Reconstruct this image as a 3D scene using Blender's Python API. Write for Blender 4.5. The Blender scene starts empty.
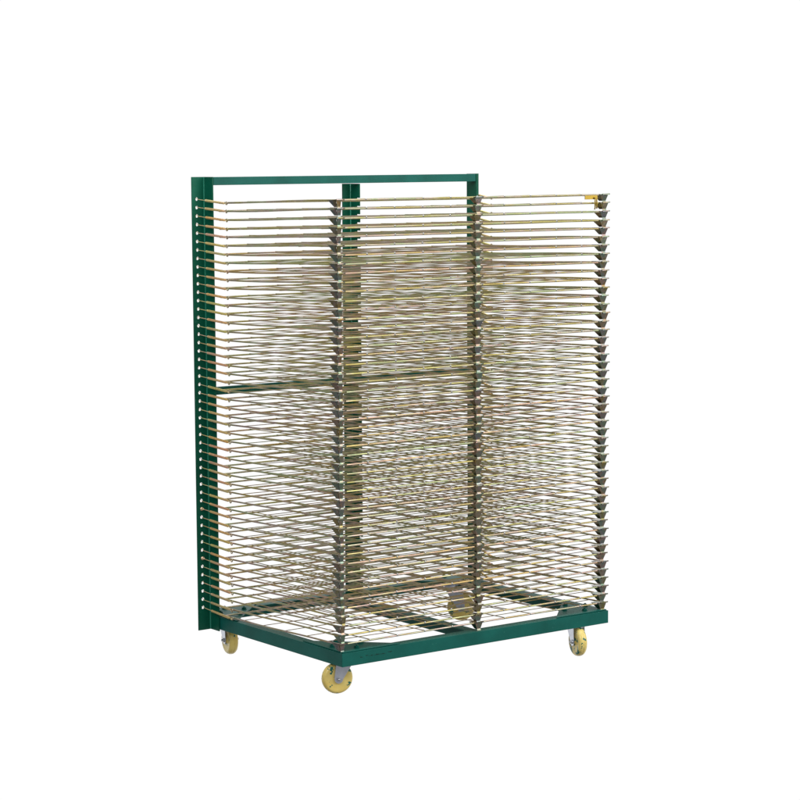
import bpy, bmesh, math, random
from mathutils import Vector, Matrix
random.seed(7)
C = bpy.context.scene.collection
G = 0.129                    # height of the base frame's top face above the floor
W, D = 0.9786, 0.75          # base frame
YP = 0.682                   # rear plane of the posts
YF = 0.636                   # front edge of the posts
ZB, ZT = -0.0424, 1.3084     # posts, measured from the base top
Z0, PITCH, N = 0.0226, 0.025, 50
SLOPE = -0.0137 / 0.548      # trays fall slightly towards the rear

# ------------------------------------------------------------------ materials
def mat(name):
    m = bpy.data.materials.new(name); m.use_nodes = True
    nt = m.node_tree; b = nt.nodes['Principled BSDF']
    return m, nt, b
def noise(nt, scale, detail=3, vec=None, rough=.55):
    n = nt.nodes.new('ShaderNodeTexNoise'); n.inputs['Scale'].default_value = scale
    n.inputs['Detail'].default_value = detail; n.inputs['Roughness'].default_value = rough
    if vec: nt.links.new(vec, n.inputs['Vector'])
    return n
def ramp(nt, src, stops, interp='LINEAR'):
    r = nt.nodes.new('ShaderNodeValToRGB'); r.color_ramp.interpolation = interp
    e = r.color_ramp.elements
    while len(e) < len(stops): e.new(.5)
    for k, (p, c) in enumerate(stops):
        e[k].position = p; e[k].color = (*c, 1) if len(c) == 3 else c
    nt.links.new(src, r.inputs[0]); return r
def bump(nt, b, src, strength, dist=.001):
    n = nt.nodes.new('ShaderNodeBump'); n.inputs['Strength'].default_value = strength
    n.inputs['Distance'].default_value = dist
    nt.links.new(src, n.inputs['Height']); nt.links.new(n.outputs[0], b.inputs['Normal'])
def objcoord(nt, rnd=True):
    tc = nt.nodes.new('ShaderNodeTexCoord')
    if not rnd: return tc.outputs['Object']
    oi = nt.nodes.new('ShaderNodeObjectInfo')
    mu = nt.nodes.new('ShaderNodeMath'); mu.operation = 'MULTIPLY'; mu.inputs[1].default_value = 37.
    nt.links.new(oi.outputs['Random'], mu.inputs[0])
    ad = nt.nodes.new('ShaderNodeVectorMath'); ad.operation = 'ADD'
    nt.links.new(tc.outputs['Object'], ad.inputs[0]); nt.links.new(mu.outputs[0], ad.inputs[1])
    return ad.outputs[0]

def paint(name, scratch=False, teal=(1., 1., 1.)):
    m, nt, b = mat(name); v = objcoord(nt)
    n = noise(nt, 9, 5, v)
    r = ramp(nt, n.outputs[0], [(k, tuple(a*b for a, b in zip(c, teal))) for k, c in ((.3, (.002, .094, .074)), (.6, (.004, .130, .104)), (.8, (.008, .166, .136)))])
    col = r.outputs[0]
    n3 = noise(nt, 160, 3, v)                                   # tiny chips and dust specks
    sp = ramp(nt, n3.outputs[0], [(.70, (0, 0, 0)), (.76, (1, 1, 1))])
    mx = nt.nodes.new('ShaderNodeMixRGB'); nt.links.new(sp.outputs[0], mx.inputs[0])
    nt.links.new(col, mx.inputs[1]); mx.inputs[2].default_value = (.04, .22, .17, 1); col = mx.outputs[0]
    if scratch:                                                 # dark rub marks near the front left corner
        tc = nt.nodes.new('ShaderNodeTexCoord'); mp = nt.nodes.new('ShaderNodeMapping')
        mp.inputs['Scale'].default_value = (60, 60, 260)
        mp.inputs['Rotation'].default_value = (0, math.radians(-3), 0)
        nt.links.new(tc.outputs['Object'], mp.inputs['Vector'])
        ns = noise(nt, 1, 3, mp.outputs[0])
        rs = ramp(nt, ns.outputs[0], [(.50, (0, 0, 0)), (.56, (1, 1, 1))])
        sx = nt.nodes.new('ShaderNodeSeparateXYZ'); nt.links.new(tc.outputs['Object'], sx.inputs[0])
        def win(sock, c, h):
            a = nt.nodes.new('ShaderNodeMath'); a.operation = 'SUBTRACT'; nt.links.new(sock, a.inputs[0]); a.inputs[1].default_value = c
            d = nt.nodes.new('ShaderNodeMath'); d.operation = 'ABSOLUTE'; nt.links.new(a.outputs[0], d.inputs[0])
            e = nt.nodes.new('ShaderNodeMath'); e.operation = 'LESS_THAN'; nt.links.new(d.outputs[0], e.inputs[0]); e.inputs[1].default_value = h
            return e.outputs[0]
        w1, w2 = win(sx.outputs[0], .115, .055), win(sx.outputs[2], -.0165, .0022)
        p = nt.nodes.new('ShaderNodeMath'); p.operation = 'MULTIPLY'; nt.links.new(w1, p.inputs[0]); nt.links.new(w2, p.inputs[1])
        p2 = nt.nodes.new('ShaderNodeMath'); p2.operation = 'MULTIPLY'; nt.links.new(p.outputs[0], p2.inputs[0]); nt.links.new(rs.outputs[0], p2.inputs[1])
        m2 = nt.nodes.new('ShaderNodeMixRGB'); nt.links.new(p2.outputs[0], m2.inputs[0]); nt.links.new(col, m2.inputs[1])
        m2.inputs[2].default_value = (.004, .03, .022, 1); col = m2.outputs[0]
    nt.links.new(col, b.inputs['Base Color'])
    n2 = noise(nt, 420, 2, v); bump(nt, b, n2.outputs[0], .25, .0006)
    b.inputs['Roughness'].default_value = .46
    b.inputs['Specular IOR Level'].default_value = .22
    return m
GREEN = paint('green_enamel'); GREEN_RUB = paint('green_enamel_rubbed', True)
POSTG = paint('bottle_green_enamel', False, (.6, .92, .66))

def zinc(name, scale, stops, rough, metal=1.):
    """yellow passivated zinc: olive, gold, pink and green tints that drift along the metal"""
    m, nt, b = mat(name); v = objcoord(nt)
    n = noise(nt, scale, 4, v, .65)
    r = ramp(nt, n.outputs[0], stops)
    oi = nt.nodes.new('ShaderNodeObjectInfo')                  # each tray's plating took its own tint
    tn = ramp(nt, oi.outputs['Random'], [(.1, (1, .86, .80)), (.35, (.98, .96, .80)), (.6, (.86, .98, .84)), (.9, (.92, .86, .92))])
    mx = nt.nodes.new('ShaderNodeMixRGB'); mx.blend_type = 'MULTIPLY'; mx.inputs[0].default_value = 1
    nt.links.new(r.outputs[0], mx.inputs[1]); nt.links.new(tn.outputs[0], mx.inputs[2])
    nt.links.new(mx.outputs[0], b.inputs['Base Color'])
    b.inputs['Metallic'].default_value = metal
    rr = ramp(nt, noise(nt, scale * 3, 2, v).outputs[0], [(.3, (rough * .7,) * 3), (.7, (rough * 1.25,) * 3)])
    nt.links.new(rr.outputs[0], b.inputs['Roughness'])
    return m
ZROD = zinc('yellow_zinc_wire', 7, [(.28, (.51, .39, .16)), (.42, (.54, .47, .22)), (.50, (.59, .47, .40)), (.58, (.47, .50, .32)), (.72, (.56, .45, .22))], .46)
ZPL = zinc('iridescent_zinc_plate', 34, [(.30, (.33, .22, .10)), (.40, (.23, .22, .12)), (.47, (.33, .25, .23)), (.54, (.18, .25, .19)), (.62, (.23, .225, .25)), (.74, (.34, .25, .10))], .20)
ZSP = zinc('gold_spring_wire', 5, [(.30, (.96, .74, .30)), (.45, (.97, .82, .42)), (.55, (.96, .72, .50)), (.70, (.96, .88, .46))], .30, .5)

def plain(name, c, rough, metal=0, sc=60, var=.12):
    m, nt, b = mat(name); v = objcoord(nt)
    n = noise(nt, sc, 4, v)
    r = ramp(nt, n.outputs[0], [(.3, tuple(x * (1 - var) for x in c)), (.7, tuple(min(1, x * (1 + var)) for x in c))])
    nt.links.new(r.outputs[0], b.inputs['Base Color'])
    b.inputs['Roughness'].default_value = rough; b.inputs['Metallic'].default_value = metal
    return m
STEEL = plain('galvanised_steel', (.66, .69, .76), .30, .8)
STEELD = plain('axle_steel', (.62, .63, .66), .28, 1)
WELD = plain('bright_weld', (.80, .80, .78), .25, 1)
CORNER_HILITE = plain('corner_highlight_green', (.03, .26, .17), .25)  # lighter green that stands in for the highlight along the post corners
LATCH = plain('gold_zinc_plate', (.46, .32, .06), .4, 1)
def wheelmat(lo=.605):
    m, nt, b = mat('cream_nylon_with_green_paint_spots'); v = objcoord(nt)
    n = noise(nt, 22, 4, v)
    r = ramp(nt, n.outputs[0], [(.3, (.84, .62, .15)), (.7, (.95, .78, .27))])
    n2 = noise(nt, 55, 3, v, .6)
    k = ramp(nt, n2.outputs[0], [(lo, (0, 0, 0)), (lo+.015, (1, 1, 1))])
    mx = nt.nodes.new('ShaderNodeMixRGB'); nt.links.new(k.outputs[0], mx.inputs[0])
    nt.links.new(r.outputs[0], mx.inputs[1]); mx.inputs[2].default_value = (.02, .17, .12, 1)
    nt.links.new(mx.outputs[0], b.inputs['Base Color']); b.inputs['Roughness'].default_value = .27
    return m
WHEEL = wheelmat(); WHEEL_SPOTTED = wheelmat(.555)

# ------------------------------------------------------------------ mesh helpers
def box(bm, a, b, bev=0):
    x0, y0, z0 = a; x1, y1, z1 = b
    vs = [bm.verts.new(p) for p in ((x0,y0,z0),(x1,y0,z0),(x1,y1,z0),(x0,y1,z0),(x0,y0,z1),(x1,y0,z1),(x1,y1,z1),(x0,y1,z1))]
    for f in ((0,3,2,1),(4,5,6,7),(0,1,5,4),(1,2,6,5),(2,3,7,6),(3,0,4,7)):
        bm.faces.new([vs[i] for i in f])
    return vs
def tube(bm, pts, r, n=8, caps=True):
    pts = [Vector(p) for p in pts]; rings = []
    T = [(pts[min(i+1, len(pts)-1)] - pts[max(i-1, 0)]).normalized() for i in range(len(pts))]
    u = T[0].orthogonal().normalized()
    for i, p in enumerate(pts):
        u = (u - T[i] * u.dot(T[i])).normalized(); w = T[i].cross(u)
        rings.append([bm.verts.new(p + (u * math.cos(2*math.pi*k/n) + w * math.sin(2*math.pi*k/n)) * r) for k in range(n)])
    for i in range(len(rings)-1):
        for k in range(n):
            f = bm.faces.new((rings[i][k], rings[i][(k+1)%n], rings[i+1][(k+1)%n], rings[i+1][k])); f.smooth = True
    if caps: bm.faces.new(rings[0][::-1]); bm.faces.new(rings[-1])
def prism(bm, poly, off):
    """a flat polygon given in 3-D, thickened by the vector off"""
    off = Vector(off)
    a = [bm.verts.new(Vector(p)) for p in poly]; b = [bm.verts.new(Vector(p) + off) for p in poly]
    bm.faces.new(a[::-1]); bm.faces.new(b)
    for i in range(len(poly)):
        j = (i+1) % len(poly); bm.faces.new((a[i], a[j], b[j], b[i]))
def lathe(bm, prof, axis, centre, n=40):
    """revolve (radius, along) about an axis"""
    ax = Vector(axis).normalized(); u = ax.orthogonal().normalized(); w = ax.cross(u); c = Vector(centre)
    R = [[bm.verts.new(c + ax*h + (u*math.cos(2*math.pi*k/n) + w*math.sin(2*math.pi*k/n))*r) for k in range(n)] for r, h in prof]
    for i in range(len(R)-1):
        for k in range(n):
            f = bm.faces.new((R[i][k], R[i][(k+1)%n], R[i+1][(k+1)%n], R[i+1][k])); f.smooth = True
    if prof[0][0] > 0: bm.faces.new(R[0][::-1])
    if prof[-1][0] > 0: bm.faces.new(R[-1])
def mesh(name, bm, m, bev=0, sharp=30):
    bmesh.ops.recalc_face_normals(bm, faces=bm.faces)
    if bev:
        es = [e for e in bm.edges if len(e.link_faces) == 2 and e.calc_face_angle(0) > math.radians(50)]
        bmesh.ops.bevel(bm, geom=es, offset=bev, segments=2, affect='EDGES', profile=.6, clamp_overlap=True)
    for e in bm.edges:
        if len(e.link_faces) == 2 and e.calc_face_angle(0) > math.radians(sharp): e.smooth = False
    me = bpy.data.meshes.new(name); bm.to_mesh(me); bm.free(); me.materials.append(m); return me
def part(name, me, parent, loc=(0, 0, 0), rot=(0, 0, 0), label=None):
    o = bpy.data.objects.new(name, me); C.objects.link(o); o.parent = parent
    o.location = loc; o.rotation_euler = rot
    if label: o['label'] = label
    return o
B = bmesh.new

# ------------------------------------------------------------------ the rack
rack = bpy.data.objects.new('drying_rack', None); C.objects.link(rack)
rack['label'] = 'green steel drying rack on casters with a tall stack of yellowish zinc wire trays'
rack['category'] = 'drying rack'
rack.location = (0, 0, 0)
L0 = (0, 0, G)               # parts are modelled from the base's top front left corner

# ---- base frame: angle iron with the vertical flange outside
t, hb, fw = .003, .038, .038
bm = B()
prism(bm, [(0,0,-hb),(W,0,-hb),(W,0,0),(0,0,0)], (0,t,0))                       # front, outer flange
prism(bm, [(t+.0006,t+.0002,-t),(W-t-.0006,t+.0002,-t),(W-fw,fw,-t),(fw,fw,-t)], (0,0,t-.0004))
base_front = mesh('front_rail', bm, GREEN_RUB, .0007)
part('front_rail', base_front, rack, L0)
def rail(name, poly_v, off_v, poly_h, label=None):
    bm = B(); prism(bm, poly_v, off_v); prism(bm, poly_h, (0,0,t-.0004))
    part(name, mesh(name, bm, GREEN, .0007), rack, L0)
rail('side_rail', [(0,t+.0003,-hb),(0,D,-hb),(0,D,0),(0,t+.0003,0)], (t,0,0),
     [(t+.0002,t+.0008,-t),(fw-.0006,fw+.0002,-t),(fw-.0006,D-fw,-t),(t+.0002,D-t-.0006,-t)])
rail('side_rail', [(W,t+.0003,-hb),(W,D,-hb),(W,D,0),(W,t+.0003,0)], (-t,0,0),
     [(W-t-.0002,t+.0008,-t),(W-fw+.0006,fw+.0002,-t),(W-fw+.0006,D-fw,-t),(W-t-.0002,D-t-.0006,-t)])
rail('rear_rail', [(t+.0003,D,-hb),(W-t-.0003,D,-hb),(W-t-.0003,D,0),(t+.0003,D,0)], (0,-t,0),
     [(t+.0006,D-t-.0002,-t),(W-t-.0006,D-t-.0002,-t),(W-fw,D-fw,-t),(fw,D-fw,-t)])
XM = .497
rail('cross_bar', [(XM,fw+.0006,-hb),(XM,D-fw-.0006,-hb),(XM,D-fw-.0006,-.0006),(XM,fw+.0006,-.0006)], (-t,0,0),
     [(XM-t-.0004,fw+.0006,-t-.0004),(XM-t-.0004,D-fw-.0006,-t-.0004),(XM-.034,D-fw-.0006,-t-.0004),(XM-.034,fw+.0006,-t-.0004)])

# ---- corner gussets with four bolt heads each
def hexbolt(r=.0072, h=.005):
    bm = B()
    prism(bm, [(r*1.25*math.cos(a*math.pi/10), r*1.25*math.sin(a*math.pi/10), 0) for a in range(20)], (0,0,.0011))
    prism(bm, [(r*math.cos(a*math.pi/3), r*math.sin(a*math.pi/3), .0012) for a in range(6)], (0,0,h))
    lathe(bm, [(r*.42, .0062), (r*.42, .0082), (r*.3, .0088)], (0,0,1), (0,0,0), 12)
    return bm
BOLT = mesh('bolt', hexbolt(), GREEN, .0004)
bolts0 = [(.064,.124), (.022,.081), (.112,.071), (.069,.029)]
for sx, sy in ((0,0), (1,0), (0,1), (1,1)):
    fx = lambda x: W-x if sx else x
    fy = lambda y: D-y if sy else y
    e, g = .004, .205
    poly = [(fx(e), fy(e), .0006), (fx(g-e), fy(e), .0006), (fx(g-e-.012), fy(e+.014), .0006), (fx(e+.014), fy(g-e-.012), .0006), (fx(e), fy(g-e), .0006)]
    bm = B(); prism(bm, poly, (0,0,.0028))
    gp = part('gusset_plate', mesh('gusset_plate', bm, GREEN, .0005), rack, L0)
    for k, (x, y) in enumerate(bolts0):
        part('bolt', BOLT, gp, (fx(x), fy(y), .0035), (0, 0, .3 + k*.8 + sx))

# ---- posts
def holed_plate(bm, x0, x1, y, th, z0, z1, hx, hz, r):
    """plate in the XZ plane with a row of round holes"""
    zs = sorted(hz); n = 16
    def ringpts(cx, cz, ax0, ax1, az0, az1):
        P = []
        for k in range(n):
            a = 2*math.pi*(k+.5)/n; c, s = math.cos(a), math.sin(a)
            tx = ((ax1-cx) if c > 0 else (ax0-cx))/c; tz = ((az1-cz) if s > 0 else (az0-cz))/s
            m_ = min(tx, tz); P.append(((cx+c*m_, cz+s*m_), (cx+c*r, cz+s*r)))
        return P
    edges = [z0] + [zs[0]-PITCH*.4] + [(a+b)/2 for a, b in zip(zs, zs[1:])] + [zs[-1]+PITCH*.4, z1]
    for a, b in ((edges[0], edges[1]), (edges[-2], edges[-1])):
        box(bm, (x0, y, a), (x1, y+th, b))
    for i, cz in enumerate(zs):
        az0, az1 = edges[i+1], edges[i+2]
        P = ringpts(hx, cz, x0, x1, az0, az1)
        for yy, rev in ((y, False), (y+th, True)):
            o = [bm.verts.new((p[0][0], yy, p[0][1])) for p in P]; q = [bm.verts.new((p[1][0], yy, p[1][1])) for p in P]
            for k in range(n):
                j = (k+1) % n
                bm.faces.new((o[k], o[j], q[j], q[k]))
            cs = [bm.verts.new((x, yy, z)) for x, z in ((x1,az1),(x0,az1),(x0,az0),(x1,az0))]
            # corner fill
            for cvi, (sgx, sgz) in enumerate(((1,1),(-1,1),(-1,-1),(1,-1))):
                k0 = [k for k in range(n) if (math.cos(2*math.pi*(k+.5)/n)*sgx > 0) and (math.sin(2*math.pi*(k+.5)/n)*sgz > 0)]
                for k in range(n):
                    j = (k+1) % n
                    pk, pj = P[k][0], P[j][0]
                    cx_, cz_ = ((x1,az1),(x0,az1),(x0,az0),(x1,az0))[cvi]
                    onx = lambda p: abs(p[0]-cx_) < 1e-9
                    onz = lambda p: abs(p[1]-cz_) < 1e-9
                    if (onx(pk) and onz(pj)) or (onz(pk) and onx(pj)):
                        if not (onx(pk) and onz(pk)) and not (onx(pj) and onz(pj)):
                            bm.faces.new((o[k], cs[cvi], o[j]))
            if rev:
                for k in range(n):
                    j = (k+1) % n
                    bm.faces.new((prev[k], prev[j], q[j], q[k]))
            prev = q
        for xx in (x0, x1):
            bm.faces.new([bm.verts.new(p) for p in ((xx,y,az0),(xx,y+th,az0),(xx,y+th,az1),(xx,y,az1))])
hole_z = [.0262 + i*(1.2437-.0262)/(N-1) for i in range(N)]
th = .0035
def comb(bm, x, th_, depth, hh, ztop=ZT):
    """flange that runs front to back, slotted at its front edge where each tray's rear rod sits"""
    pts = [(YP-.0006, ZB+.0), (YF, ZB)]
    for i in range(N):
        z = Z0 + i*PITCH - .0125
        pts += [(YF, z-hh/2), (YF+depth, z-hh/2), (YF+depth, z+hh/2), (YF, z+hh/2)]
    pts += [(YF, ztop), (YP-.0006, ztop)]
    prism(bm, [(x, y, z) for y, z in pts], (th_, 0, 0))
def solid_flange(bm, x, th_):
    prism(bm, [(x, YP-.0006, ZB), (x, YF, ZB), (x, YF, ZT), (x, YP-.0006, ZT)], (th_, 0, 0))
bm = B(); holed_plate(bm, -.0469, -.0008, YP, th, ZB, ZT, -.0304, hole_z, .0052); solid_flange(bm, -.0046, th)
n0 = len(bm.faces); tube(bm, [(-.0056, YP-.0008, ZB+.001), (-.0056, YP-.0008, ZT-.001)], .0024, 8)   # corner fillet, its lighter green paints in an edge highlight
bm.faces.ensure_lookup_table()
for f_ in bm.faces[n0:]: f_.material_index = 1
pm = mesh('post', bm, POSTG); pm.materials.append(CORNER_HILITE); post_l = part('post', pm, rack, L0)
bm = B(); holed_plate(bm, W+.0008, W+.0469, YP, th, ZB, ZT, W+.0304, hole_z, .0052); solid_flange(bm, W+.0011, th)
part('post', mesh('post', bm, POSTG), rack, L0)
bm = B(); box(bm, (.4925, YP, .0008), (.5262, YP+th, ZT-.0262)); comb(bm, .5225, th, .016, .0075, ZT-.0262)
n0 = len(bm.faces); tube(bm, [(.5214, YP-.0008, .001), (.5214, YP-.0008, ZT-.0275)], .0022, 8)  # same painted-in highlight line on the center post
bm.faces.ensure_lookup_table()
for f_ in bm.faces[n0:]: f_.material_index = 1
pm = mesh('center_post', bm, POSTG); pm.materials.append(CORNER_HILITE); part('center_post', pm, rack, L0)
# two brass bolts set in holes of the left post
for idx in (6, 12):
    bm = B(); lathe(bm, [(.0055, .0), (.0055, .0025), (.0038, .0042)], (0,-1,0), (0,0,0), 16)
    lathe(bm, [(.0024, .004), (.0024, .010), (.0015, .011)], (0,-1,0), (0,0,0), 12)
    part('bolt', mesh('bolt', bm, ZSP), post_l, (-.0304, YP-.0002, hole_z[idx]), label='yellow zinc bolt in a hole of the left post')

# ---- rails between the posts
bm = B(); box(bm, (.0004, YF+.0012, ZT-.0245), (W-.0004, YF+.024, ZT-.0006))
part('top_rail', mesh('top_rail', bm, GREEN, .0012), rack, L0)
bm = B(); box(bm, (.0004, YF+.0025, .667), (W-.0004, YF+.016, .690))
part('middle_rail', mesh('middle_rail', bm, GREEN, .001), rack, L0)

# ------------------------------------------------------------------ one tray, then fifty
TY, TR = .014, .612          # front and rear rods
def zt(y): return SLOPE * (y - TY)
def frame_mesh(seed):
    rnd = random.Random(seed); bm = B(); r = .0026
    w1, w2 = rnd.uniform(-.0022, .0012), rnd.uniform(-.0020, .0010)
    def side(x, s):
        n = 12; P = []
        for i in range(n+1):
            y = TR + (TY+.007-TR)*i/n
            P.append((x + s*.0008*math.sin(i), y, zt(y) + w1*math.sin(math.pi*i/n) - .0009*math.sin(2*math.pi*i/n)))
        P.append((x + s*.0012, TY+.002, zt(TY)+.0002)); P.append((x + s*.004, TY, zt(TY)+.0002))
        return P
    tube(bm, side(.004, 1), r)
    tube(bm, side(W-.004, -1), r)
    tube(bm, [(.004 + (W-.008)*i/14, TY, w2*math.sin(math.pi*i/14)) for i in range(15)], r)     # front
    tube(bm, [(.004 + (W-.008)*i/14, TR-.002, zt(TR)+.0005) for i in range(15)], r)             # rear
    # small eyes that the springs hook into
    for s, x in ((-1, .001), (1, W-.001)):
        y = .562; c = Vector((x + s*.004, y, zt(y)-.001))
        tube(bm, [c + Vector((0, .0045*math.cos(a), .0045*math.sin(a))) for a in [2*math.pi*k/12 for k in range(13)]], .0013, 6)
    return mesh('tray', bm, ZROD)
def grid_mesh(seed):
    rnd = random.Random(seed+50); bm = B(); rY, rX = .0015, .00125
    for k in range(1, 10):
        x1 = .004 + (W-.008)*k/10 + rnd.uniform(-.002, .002); x = x1 + rnd.uniform(-.005, .005)
        b_ = rnd.uniform(-.0035, .0008); n = 8
        P = [(x + (x1-x)*i/n, TR + (TY-.0035-TR)*i/n, zt(TR + (TY-TR)*i/n) + .0026 + b_*math.sin(math.pi*i/n)) for i in range(n+1)]
        tube(bm, P, rY, 6)
        # weld dab where the wire meets the front rod
        c = Vector((x1, TY-.0034, .0026))
        n0 = len(bm.faces)
        lathe(bm, [(.0026, -.002), (.0027, .0004), (.0019, .0019), (.0006, .0025)], (0, -.6, .8), c + Vector((0, .0014, -.0004)), 8)
        bm.faces.ensure_lookup_table()
        for f_ in bm.faces[n0:]: f_.material_index = 1
    for k in range(5):
        y = .089 + .105*k + rnd.uniform(-.005, .005); y1 = y + rnd.uniform(-.005, .005); n = 8
        b_ = rnd.uniform(-.0035, .0008)
        P = [(.002 + (W-.004)*i/n, y + (y1-y)*i/n, zt(y) - .0010 + b_*math.sin(math.pi*i/n)) for i in range(n+1)]
        tube(bm, P, rX, 6)
    me = mesh('wire_grid', bm, ZROD); me.materials.append(WELD); return me
def spring_mesh(seed):
    """helical extension spring along +X local, from the post's hole to the tray's eye; length LS"""
    bm = B(); LS = SPL; a, b_ = .038, LS-.010; R, rw = .0031, .00060
    turns, n = int((b_-a)/.00165), 9
    P = [(a + (b_-a)*i/(turns*n), R*math.cos(2*math.pi*i/n), R*math.sin(2*math.pi*i/n)) for i in range(turns*n+1)]
    tube(bm, P, rw, 5)
    tube(bm, [(a, 0, 0), (b_, 0, 0)], R-.0004, 8)         # keeps close-wound coils opaque
    tube(bm, [(a+.001, R*.6, 0), (a-.004, 0, 0), (.004, 0, 0), (.0, 0, .003), (-.004, 0, .0035), (-.0055, 0, -.001), (-.003, 0, -.003)], .0010, 6)
    tube(bm, [(b_-.001, R*.6, 0), (b_+.003, 0, .0005), (LS-.001, 0, .003), (LS+.004, 0, 0), (LS-.001, 0, -.003), (b_+.004, 0, -.001)], .0010, 6)
    return mesh('spring', bm, ZSP)
def leg(bm, top, bot, out, th=.0014, foot=.004):
    """bracket leg: trapezoid between two segments, with a small toe bent outwards at its lower edge"""
    (a, b), (c, d) = [list(map(Vector, s)) for s in (top, bot)]
    out = Vector(out)
    prism(bm, [a, b, d, c], -out*th)
    if foot:
        e, f = c + out*foot*.34 + Vector((0,0,-foot*.80)), d + out*foot*.34 + Vector((0,0,-foot*.80))
        prism(bm, [c + out*.0004 + Vector((0,0,.0008)), d + out*.0004 + Vector((0,0,.0008)), f, e], out*-.001)
BH = .0176
def corner_left():
    bm = B()
    leg(bm, ((0,.012,0), (0,.046,.0)), ((.003,.012,-BH), (.003,.024,-BH)), (-1,0,0), foot=.0)
    leg(bm, ((.0005,.0085,0), (.0165,.0085,0)), ((.0035,.0105,-BH), (.0145,.0105,-BH)), (0,-1,0), foot=.0058)
    prism(bm, [(-.0012,.0075,.0014), (.0,.050,.0010), (.006,.044,.0014), (.008,.018,.0016), (.017,.016,.0016), (.017,.0075,.0016)], (0,0,.0014))
    tube(bm, [(-.001,.0072,.0018), (.010,.0068,.0020), (.026,.0082,.0016)], .0022, 7)
    return mesh('corner_bracket', bm, ZPL, .0003)
def center():
    bm = B(); x = W/2-.001
    leg(bm, ((x-.013,.0085,0), (x+.014,.0085,0)), ((x-.006,.0105,-BH), (x+.007,.0105,-BH)), (0,-1,0), foot=.0058)
    leg(bm, ((x-.013,.010,0), (x-.013,.036,0)), ((x-.006,.012,-BH), (x-.006,.022,-BH)), (-1,0,0), foot=0)
    leg(bm, ((x+.014,.010,0), (x+.014,.036,0)), ((x+.007,.012,-BH), (x+.007,.022,-BH)), (1,0,0), foot=0)
    prism(bm, [(x-.0145,.0072,.0014), (x+.0155,.0072,.0014), (x+.0155,.036,.0010), (x-.0145,.036,.0010)], (0,0,.0014))
    tube(bm, [(x-.012,.0072,.0018), (x+.016,.0070,.0020)], .0022, 7)
    return mesh('center_bracket', bm, ZPL, .0003)
def corner_right():
    bm = B(); a, b = W-.033, W+.001
    leg(bm, ((a+.002,.0085,0), (b-.001,.0085,0)), ((a+.011,.0105,-BH), (b-.009,.0105,-BH)), (0,-1,0), foot=.0058)
    leg(bm, ((a+.002,.010,0), (a+.002,.040,0)), ((a+.011,.012,-BH), (a+.011,.024,-BH)), (-1,0,0), foot=0)
    leg(bm, ((b-.001,.010,0), (b-.001,.046,0)), ((b-.009,.012,-BH), (b-.009,.024,-BH)), (1,0,0), foot=0)
    prism(bm, [(a,.0072,.0014), (b+.003,.0072,.0018), (b+.002,.048,.0010), (a,.042,.0010)], (0,0,.0014))
    tube(bm, [(a+.010,.0075,.0018), (b+.001,.0068,.0024), (b+.0035,.0068,.0026)], .0022, 7)
    return mesh('corner_bracket', bm, ZPL, .0003)

A_ = Vector((-.0304, YP, .0036)); E_ = Vector((-.003, .562, -.0147))
SPL = (E_ - A_).length
SPR = spring_mesh(0)
FR = [frame_mesh(s) for s in range(6)]; GR = [grid_mesh(s) for s in range(16)]
BL_, BC_, BR_ = corner_left(), center(), corner_right()
proto = part('tray', FR[0], rack, (0, 0, G + Z0))
kids = [('wire_grid', GR[0]), ('spring', SPR), ('spring', SPR), ('corner_bracket', BL_), ('corner_bracket', BR_), ('center_bracket', BC_)]
pk = [part(n, me, proto) for n, me in kids]
rnd = random.Random(3)
prev = -1
for i in range(N):
    if i == 0: o, ks = proto, pk
    else:
        o = proto.copy(); C.objects.link(o); o.parent = rack; ks = []
        for ch in pk:
            c = ch.copy(); C.objects.link(c); c.parent = o; ks.append(c)
    v = rnd.choice([k for k in range(6) if k != prev]); prev = v
    o.data = FR[v]; ks[0].data = GR[rnd.randrange(16)]
    z = Z0 + i*PITCH
    o.location = (rnd.uniform(-.0009, .0009), rnd.uniform(-.0015, .0015), G + z + rnd.uniform(-.0010, .0010))
    dz = hole_z[i] - z
    for k, s in ((1, 0), (2, 1)):
        a = Vector((-.0304, YP+.001, dz)); e = Vector((-.003 + rnd.uniform(-.001, .001), .562, -.0150 + rnd.uniform(-.0012, .0012)))
        if s: a.x = W - a.x; e.x = W - e.x
        ks[k].location = a; q = (e-a).normalized().to_track_quat('X', 'Z')
        ks[k].rotation_euler = q.to_euler()
    for k in (3, 4, 5):
        ks[k].location = (rnd.uniform(-.0018, .0018), rnd.uniform(-.001, .001), 0)
        ks[k].rotation_euler = (rnd.uniform(-.06, .03), 0, rnd.uniform(-.012, .012)) if k == 3 else (rnd.uniform(-.08, .04), 0, 0)
    if i == N-1:
        o['label'] = 'topmost tray with a small gold latch under its right front corner'
        bm = B(); x0 = W-.088
        box(bm, (x0, .010, -.0125), (x0+.048, .0125, -.0012)); box(bm, (x0+.002, .0128, -.003), (x0+.050, .030, -.0012))
        tube(bm, [(x0+.046, .011, -.010), (x0+.046, .011, -.040)], .0022, 8)
        tube(bm, [(x0+.036, .007, -.006), (x0+.036, .007, -.037), (x0+.0365, .010, -.042)], .0020, 8)
        lathe(bm, [(.0042, 0), (.0042, .003)], (0,0,1), (x0+.036, .007, -.010), 12)
        part('latch', mesh('latch', bm, LATCH, .0004), o)

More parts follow.
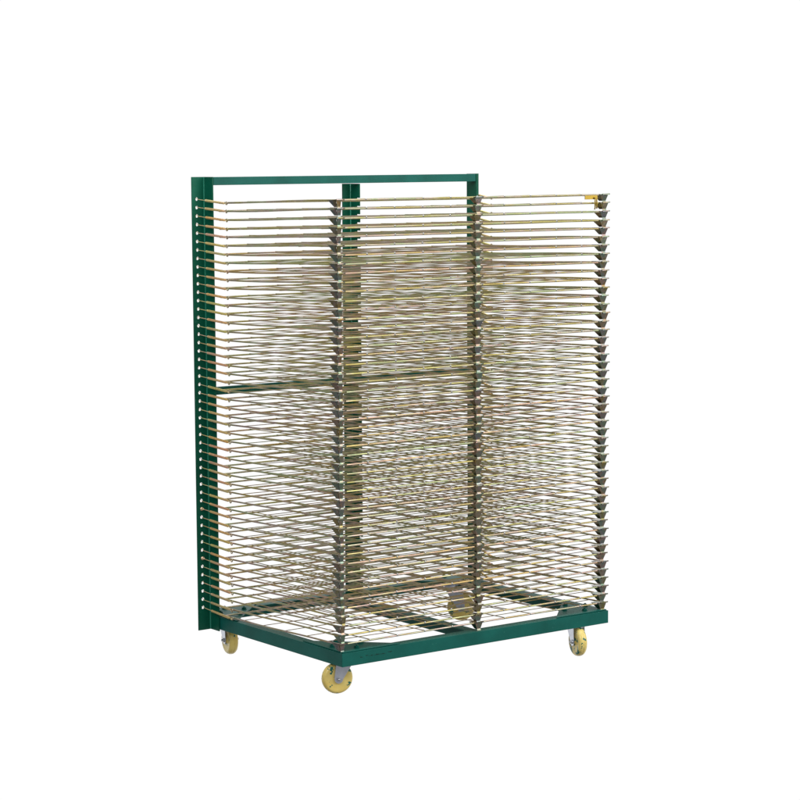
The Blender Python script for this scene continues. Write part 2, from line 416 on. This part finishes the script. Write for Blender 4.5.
# ------------------------------------------------------------------ casters
def caster(px, py, ang, off=.034, wm=None):
    """pivot, heading of the trailing wheel, built along local +X"""
    e = bpy.data.objects.new('caster', None); C.objects.link(e); e.parent = rack
    e.location = (px, py, 0); e.rotation_euler = (0, 0, ang)
    R, wt, zc = .0445, .0140, .0445; top = G - .004
    bm = B(); box(bm, (-.036,-.030,top-.003), (.036,.030,top))
    lathe(bm, [(.022, top-.0031), (.025, top-.008), (.022, top-.014), (.014, top-.016)], (0,0,1), (0,0,0), 28)
    p = part('mounting_plate', mesh('mounting_plate', bm, STEEL, .0006), e, (0,0,0), (0,0,-ang+math.radians(45)))
    bm = B(); zt_ = top-.0165
    box(bm, (-.022, -wt-.0052, zt_-.003), (.040, wt+.0052, zt_))
    for s in (-1, 1):
        y0 = s*(wt+.0028)
        arc = [(off + .0125*math.cos(a), zc + .0125*math.sin(a)) for a in [math.pi*(1.02 + k*.95/10) for k in range(11)]]
        poly = [(-.016, zt_-.003)] + [(-.010, zt_-.016)] + arc + [(off+.0128, zc+.004), (.040, zt_-.010), (.040, zt_-.003)]
        prism(bm, [(x, y0, z) for x, z in poly], (0, s*.0024, 0))
    part('fork', mesh('fork', bm, STEEL, .0006), e)
    bm = B()
    prof = [(.007, -wt-.0016), (.011, -wt-.0016), (.012, -wt), (.031, -wt+.0012), (.0355, -wt), (.0395, -wt+.0018), (.0425, -wt+.0052), (.0442, -wt+.010), (.0445, -.0013), (.0436, 0), (.0445, .0013),
            (.0442, wt-.010), (.0425, wt-.0052), (.0395, wt-.0018), (.0355, wt), (.031, wt-.0012), (.012, wt), (.011, wt+.0016), (.007, wt+.0016)]
    lathe(bm, prof, (0,1,0), (off,0,zc), 56)
    part('wheel', mesh('wheel', bm, wm or WHEEL, sharp=50), e)
    bm = B()
    for s in (-1, 1):
        y = s*(wt+.0054)
        prism(bm, [(off+.0068*math.cos(a*math.pi/3), y, zc+.0068*math.sin(a*math.pi/3)) for a in range(6)], (0, s*.0042, 0))
        lathe(bm, [(.0035, 0), (.0035, .0075), (.002, .0085)], (0,s,0), (off, y, zc), 12)
    tube(bm, [(off, -wt-.005, zc), (off, wt+.005, zc)], .004, 10)
    part('axle_bolt', mesh('axle_bolt', bm, STEELD, .0003), e)
    return e
PX, PY = .068, .077
caster(.063, .060, math.atan2(.35, -1))
caster(.885, .053, math.atan2(-1, -.29), wm=WHEEL_SPOTTED)
caster(.071, .718, math.atan2(-1, -.22))
caster(W-PX-.016, D-PY-.004, math.atan2(-.62, .80))

# ------------------------------------------------------------------ camera (fitted to the photograph)
cam = bpy.data.cameras.new('camera'); co = bpy.data.objects.new('camera', cam); C.objects.link(co)
yaw, pit, rol, f, ppx, ppy = -.6296, .1093, -.0068, 2253.36, 385.48, 405.11
cx = Vector((-3.496, -5.0089, 1.3603 + G))
fw_ = Vector((-math.sin(yaw)*math.cos(pit), math.cos(yaw)*math.cos(pit), -math.sin(pit)))
rt = Vector((math.cos(yaw), math.sin(yaw), 0)); up = rt.cross(fw_)
r2 = rt*math.cos(rol) + up*math.sin(rol); u2 = -rt*math.sin(rol) + up*math.cos(rol)
co.matrix_world = Matrix(((r2.x, u2.x, -fw_.x, cx.x), (r2.y, u2.y, -fw_.y, cx.y), (r2.z, u2.z, -fw_.z, cx.z), (0,0,0,1)))
cam.sensor_width = 36; cam.lens = f/800*36
cam.shift_x = (400-ppx)/800; cam.shift_y = (ppy-400)/800
cam.clip_end = 100
bpy.context.scene.camera = co

# ------------------------------------------------------------------ light: white world, darkened out of view for the metal; key from the front right
w = bpy.data.worlds.new('World'); bpy.context.scene.world = w; w.use_nodes = True
nt = w.node_tree; bg = nt.nodes['Background']
tc = nt.nodes.new('ShaderNodeTexCoord')
dp = nt.nodes.new('ShaderNodeVectorMath'); dp.operation = 'DOT_PRODUCT'
nt.links.new(tc.outputs['Generated'], dp.inputs[0]); dp.inputs[1].default_value = Vector((.59, .807, 0)).normalized()
mr = nt.nodes.new('ShaderNodeValToRGB'); e = mr.color_ramp.elements
e[0].position = .35; e[0].color = (.17, .17, .18, 1); e[1].position = .62; e[1].color = (1, 1, 1, 1)
nt.links.new(dp.outputs['Value'], mr.inputs[0])
# extra world glow added low at the front right, to brighten the bracket fronts
d2 = nt.nodes.new('ShaderNodeVectorMath'); d2.operation = 'DOT_PRODUCT'
nt.links.new(tc.outputs['Generated'], d2.inputs[0]); d2.inputs[1].default_value = Vector((.66, -.66, -.36)).normalized()
m2 = nt.nodes.new('ShaderNodeValToRGB'); e = m2.color_ramp.elements
e[0].position = .35; e[0].color = (0, 0, 0, 1); e[1].position = .92; e[1].color = (.24, .235, .23, 1)
nt.links.new(d2.outputs['Value'], m2.inputs[0])
ad = nt.nodes.new('ShaderNodeMixRGB'); ad.blend_type = 'ADD'; ad.inputs[0].default_value = 1
nt.links.new(mr.outputs[0], ad.inputs[1]); nt.links.new(m2.outputs[0], ad.inputs[2]); nt.links.new(ad.outputs[0], bg.inputs[0])
bg.inputs[1].default_value = 1.02
def area(name, loc, target, size, power, col=(1,1,1)):
    l = bpy.data.lights.new(name, 'AREA'); l.shape = 'RECTANGLE'; l.size, l.size_y = size; l.energy = power; l.color = col
    o = bpy.data.objects.new(name, l); C.objects.link(o); o.location = loc
    o.rotation_euler = (Vector(target)-Vector(loc)).to_track_quat('-Z', 'Y').to_euler()
area('key_softbox', (2.2, -3.6, 2.5), (.5, .2, .6), (3.8, 3.0), 125, (1, .985, .96))
area('added_top', (.2, -.2, 3.8), (.5, .3, .6), (3.4, 3.0), 80)  # added overhead light, stands for no known lamp
area('added_fill', (-3.8, -1.6, 3.2), (.3, .3, .5), (2.4, 2.4), 90)  # added light that lifts the springs and left faces, no known lamp

s = bpy.context.scene
s.view_settings.view_transform = 'Standard'; s.view_settings.look = 'None'
s.view_settings.exposure = 0; s.view_settings.gamma = 1
s.render.engine = 'CYCLES'
s.render.resolution_x = s.render.resolution_y = 1024
s.cycles.max_bounces = 8
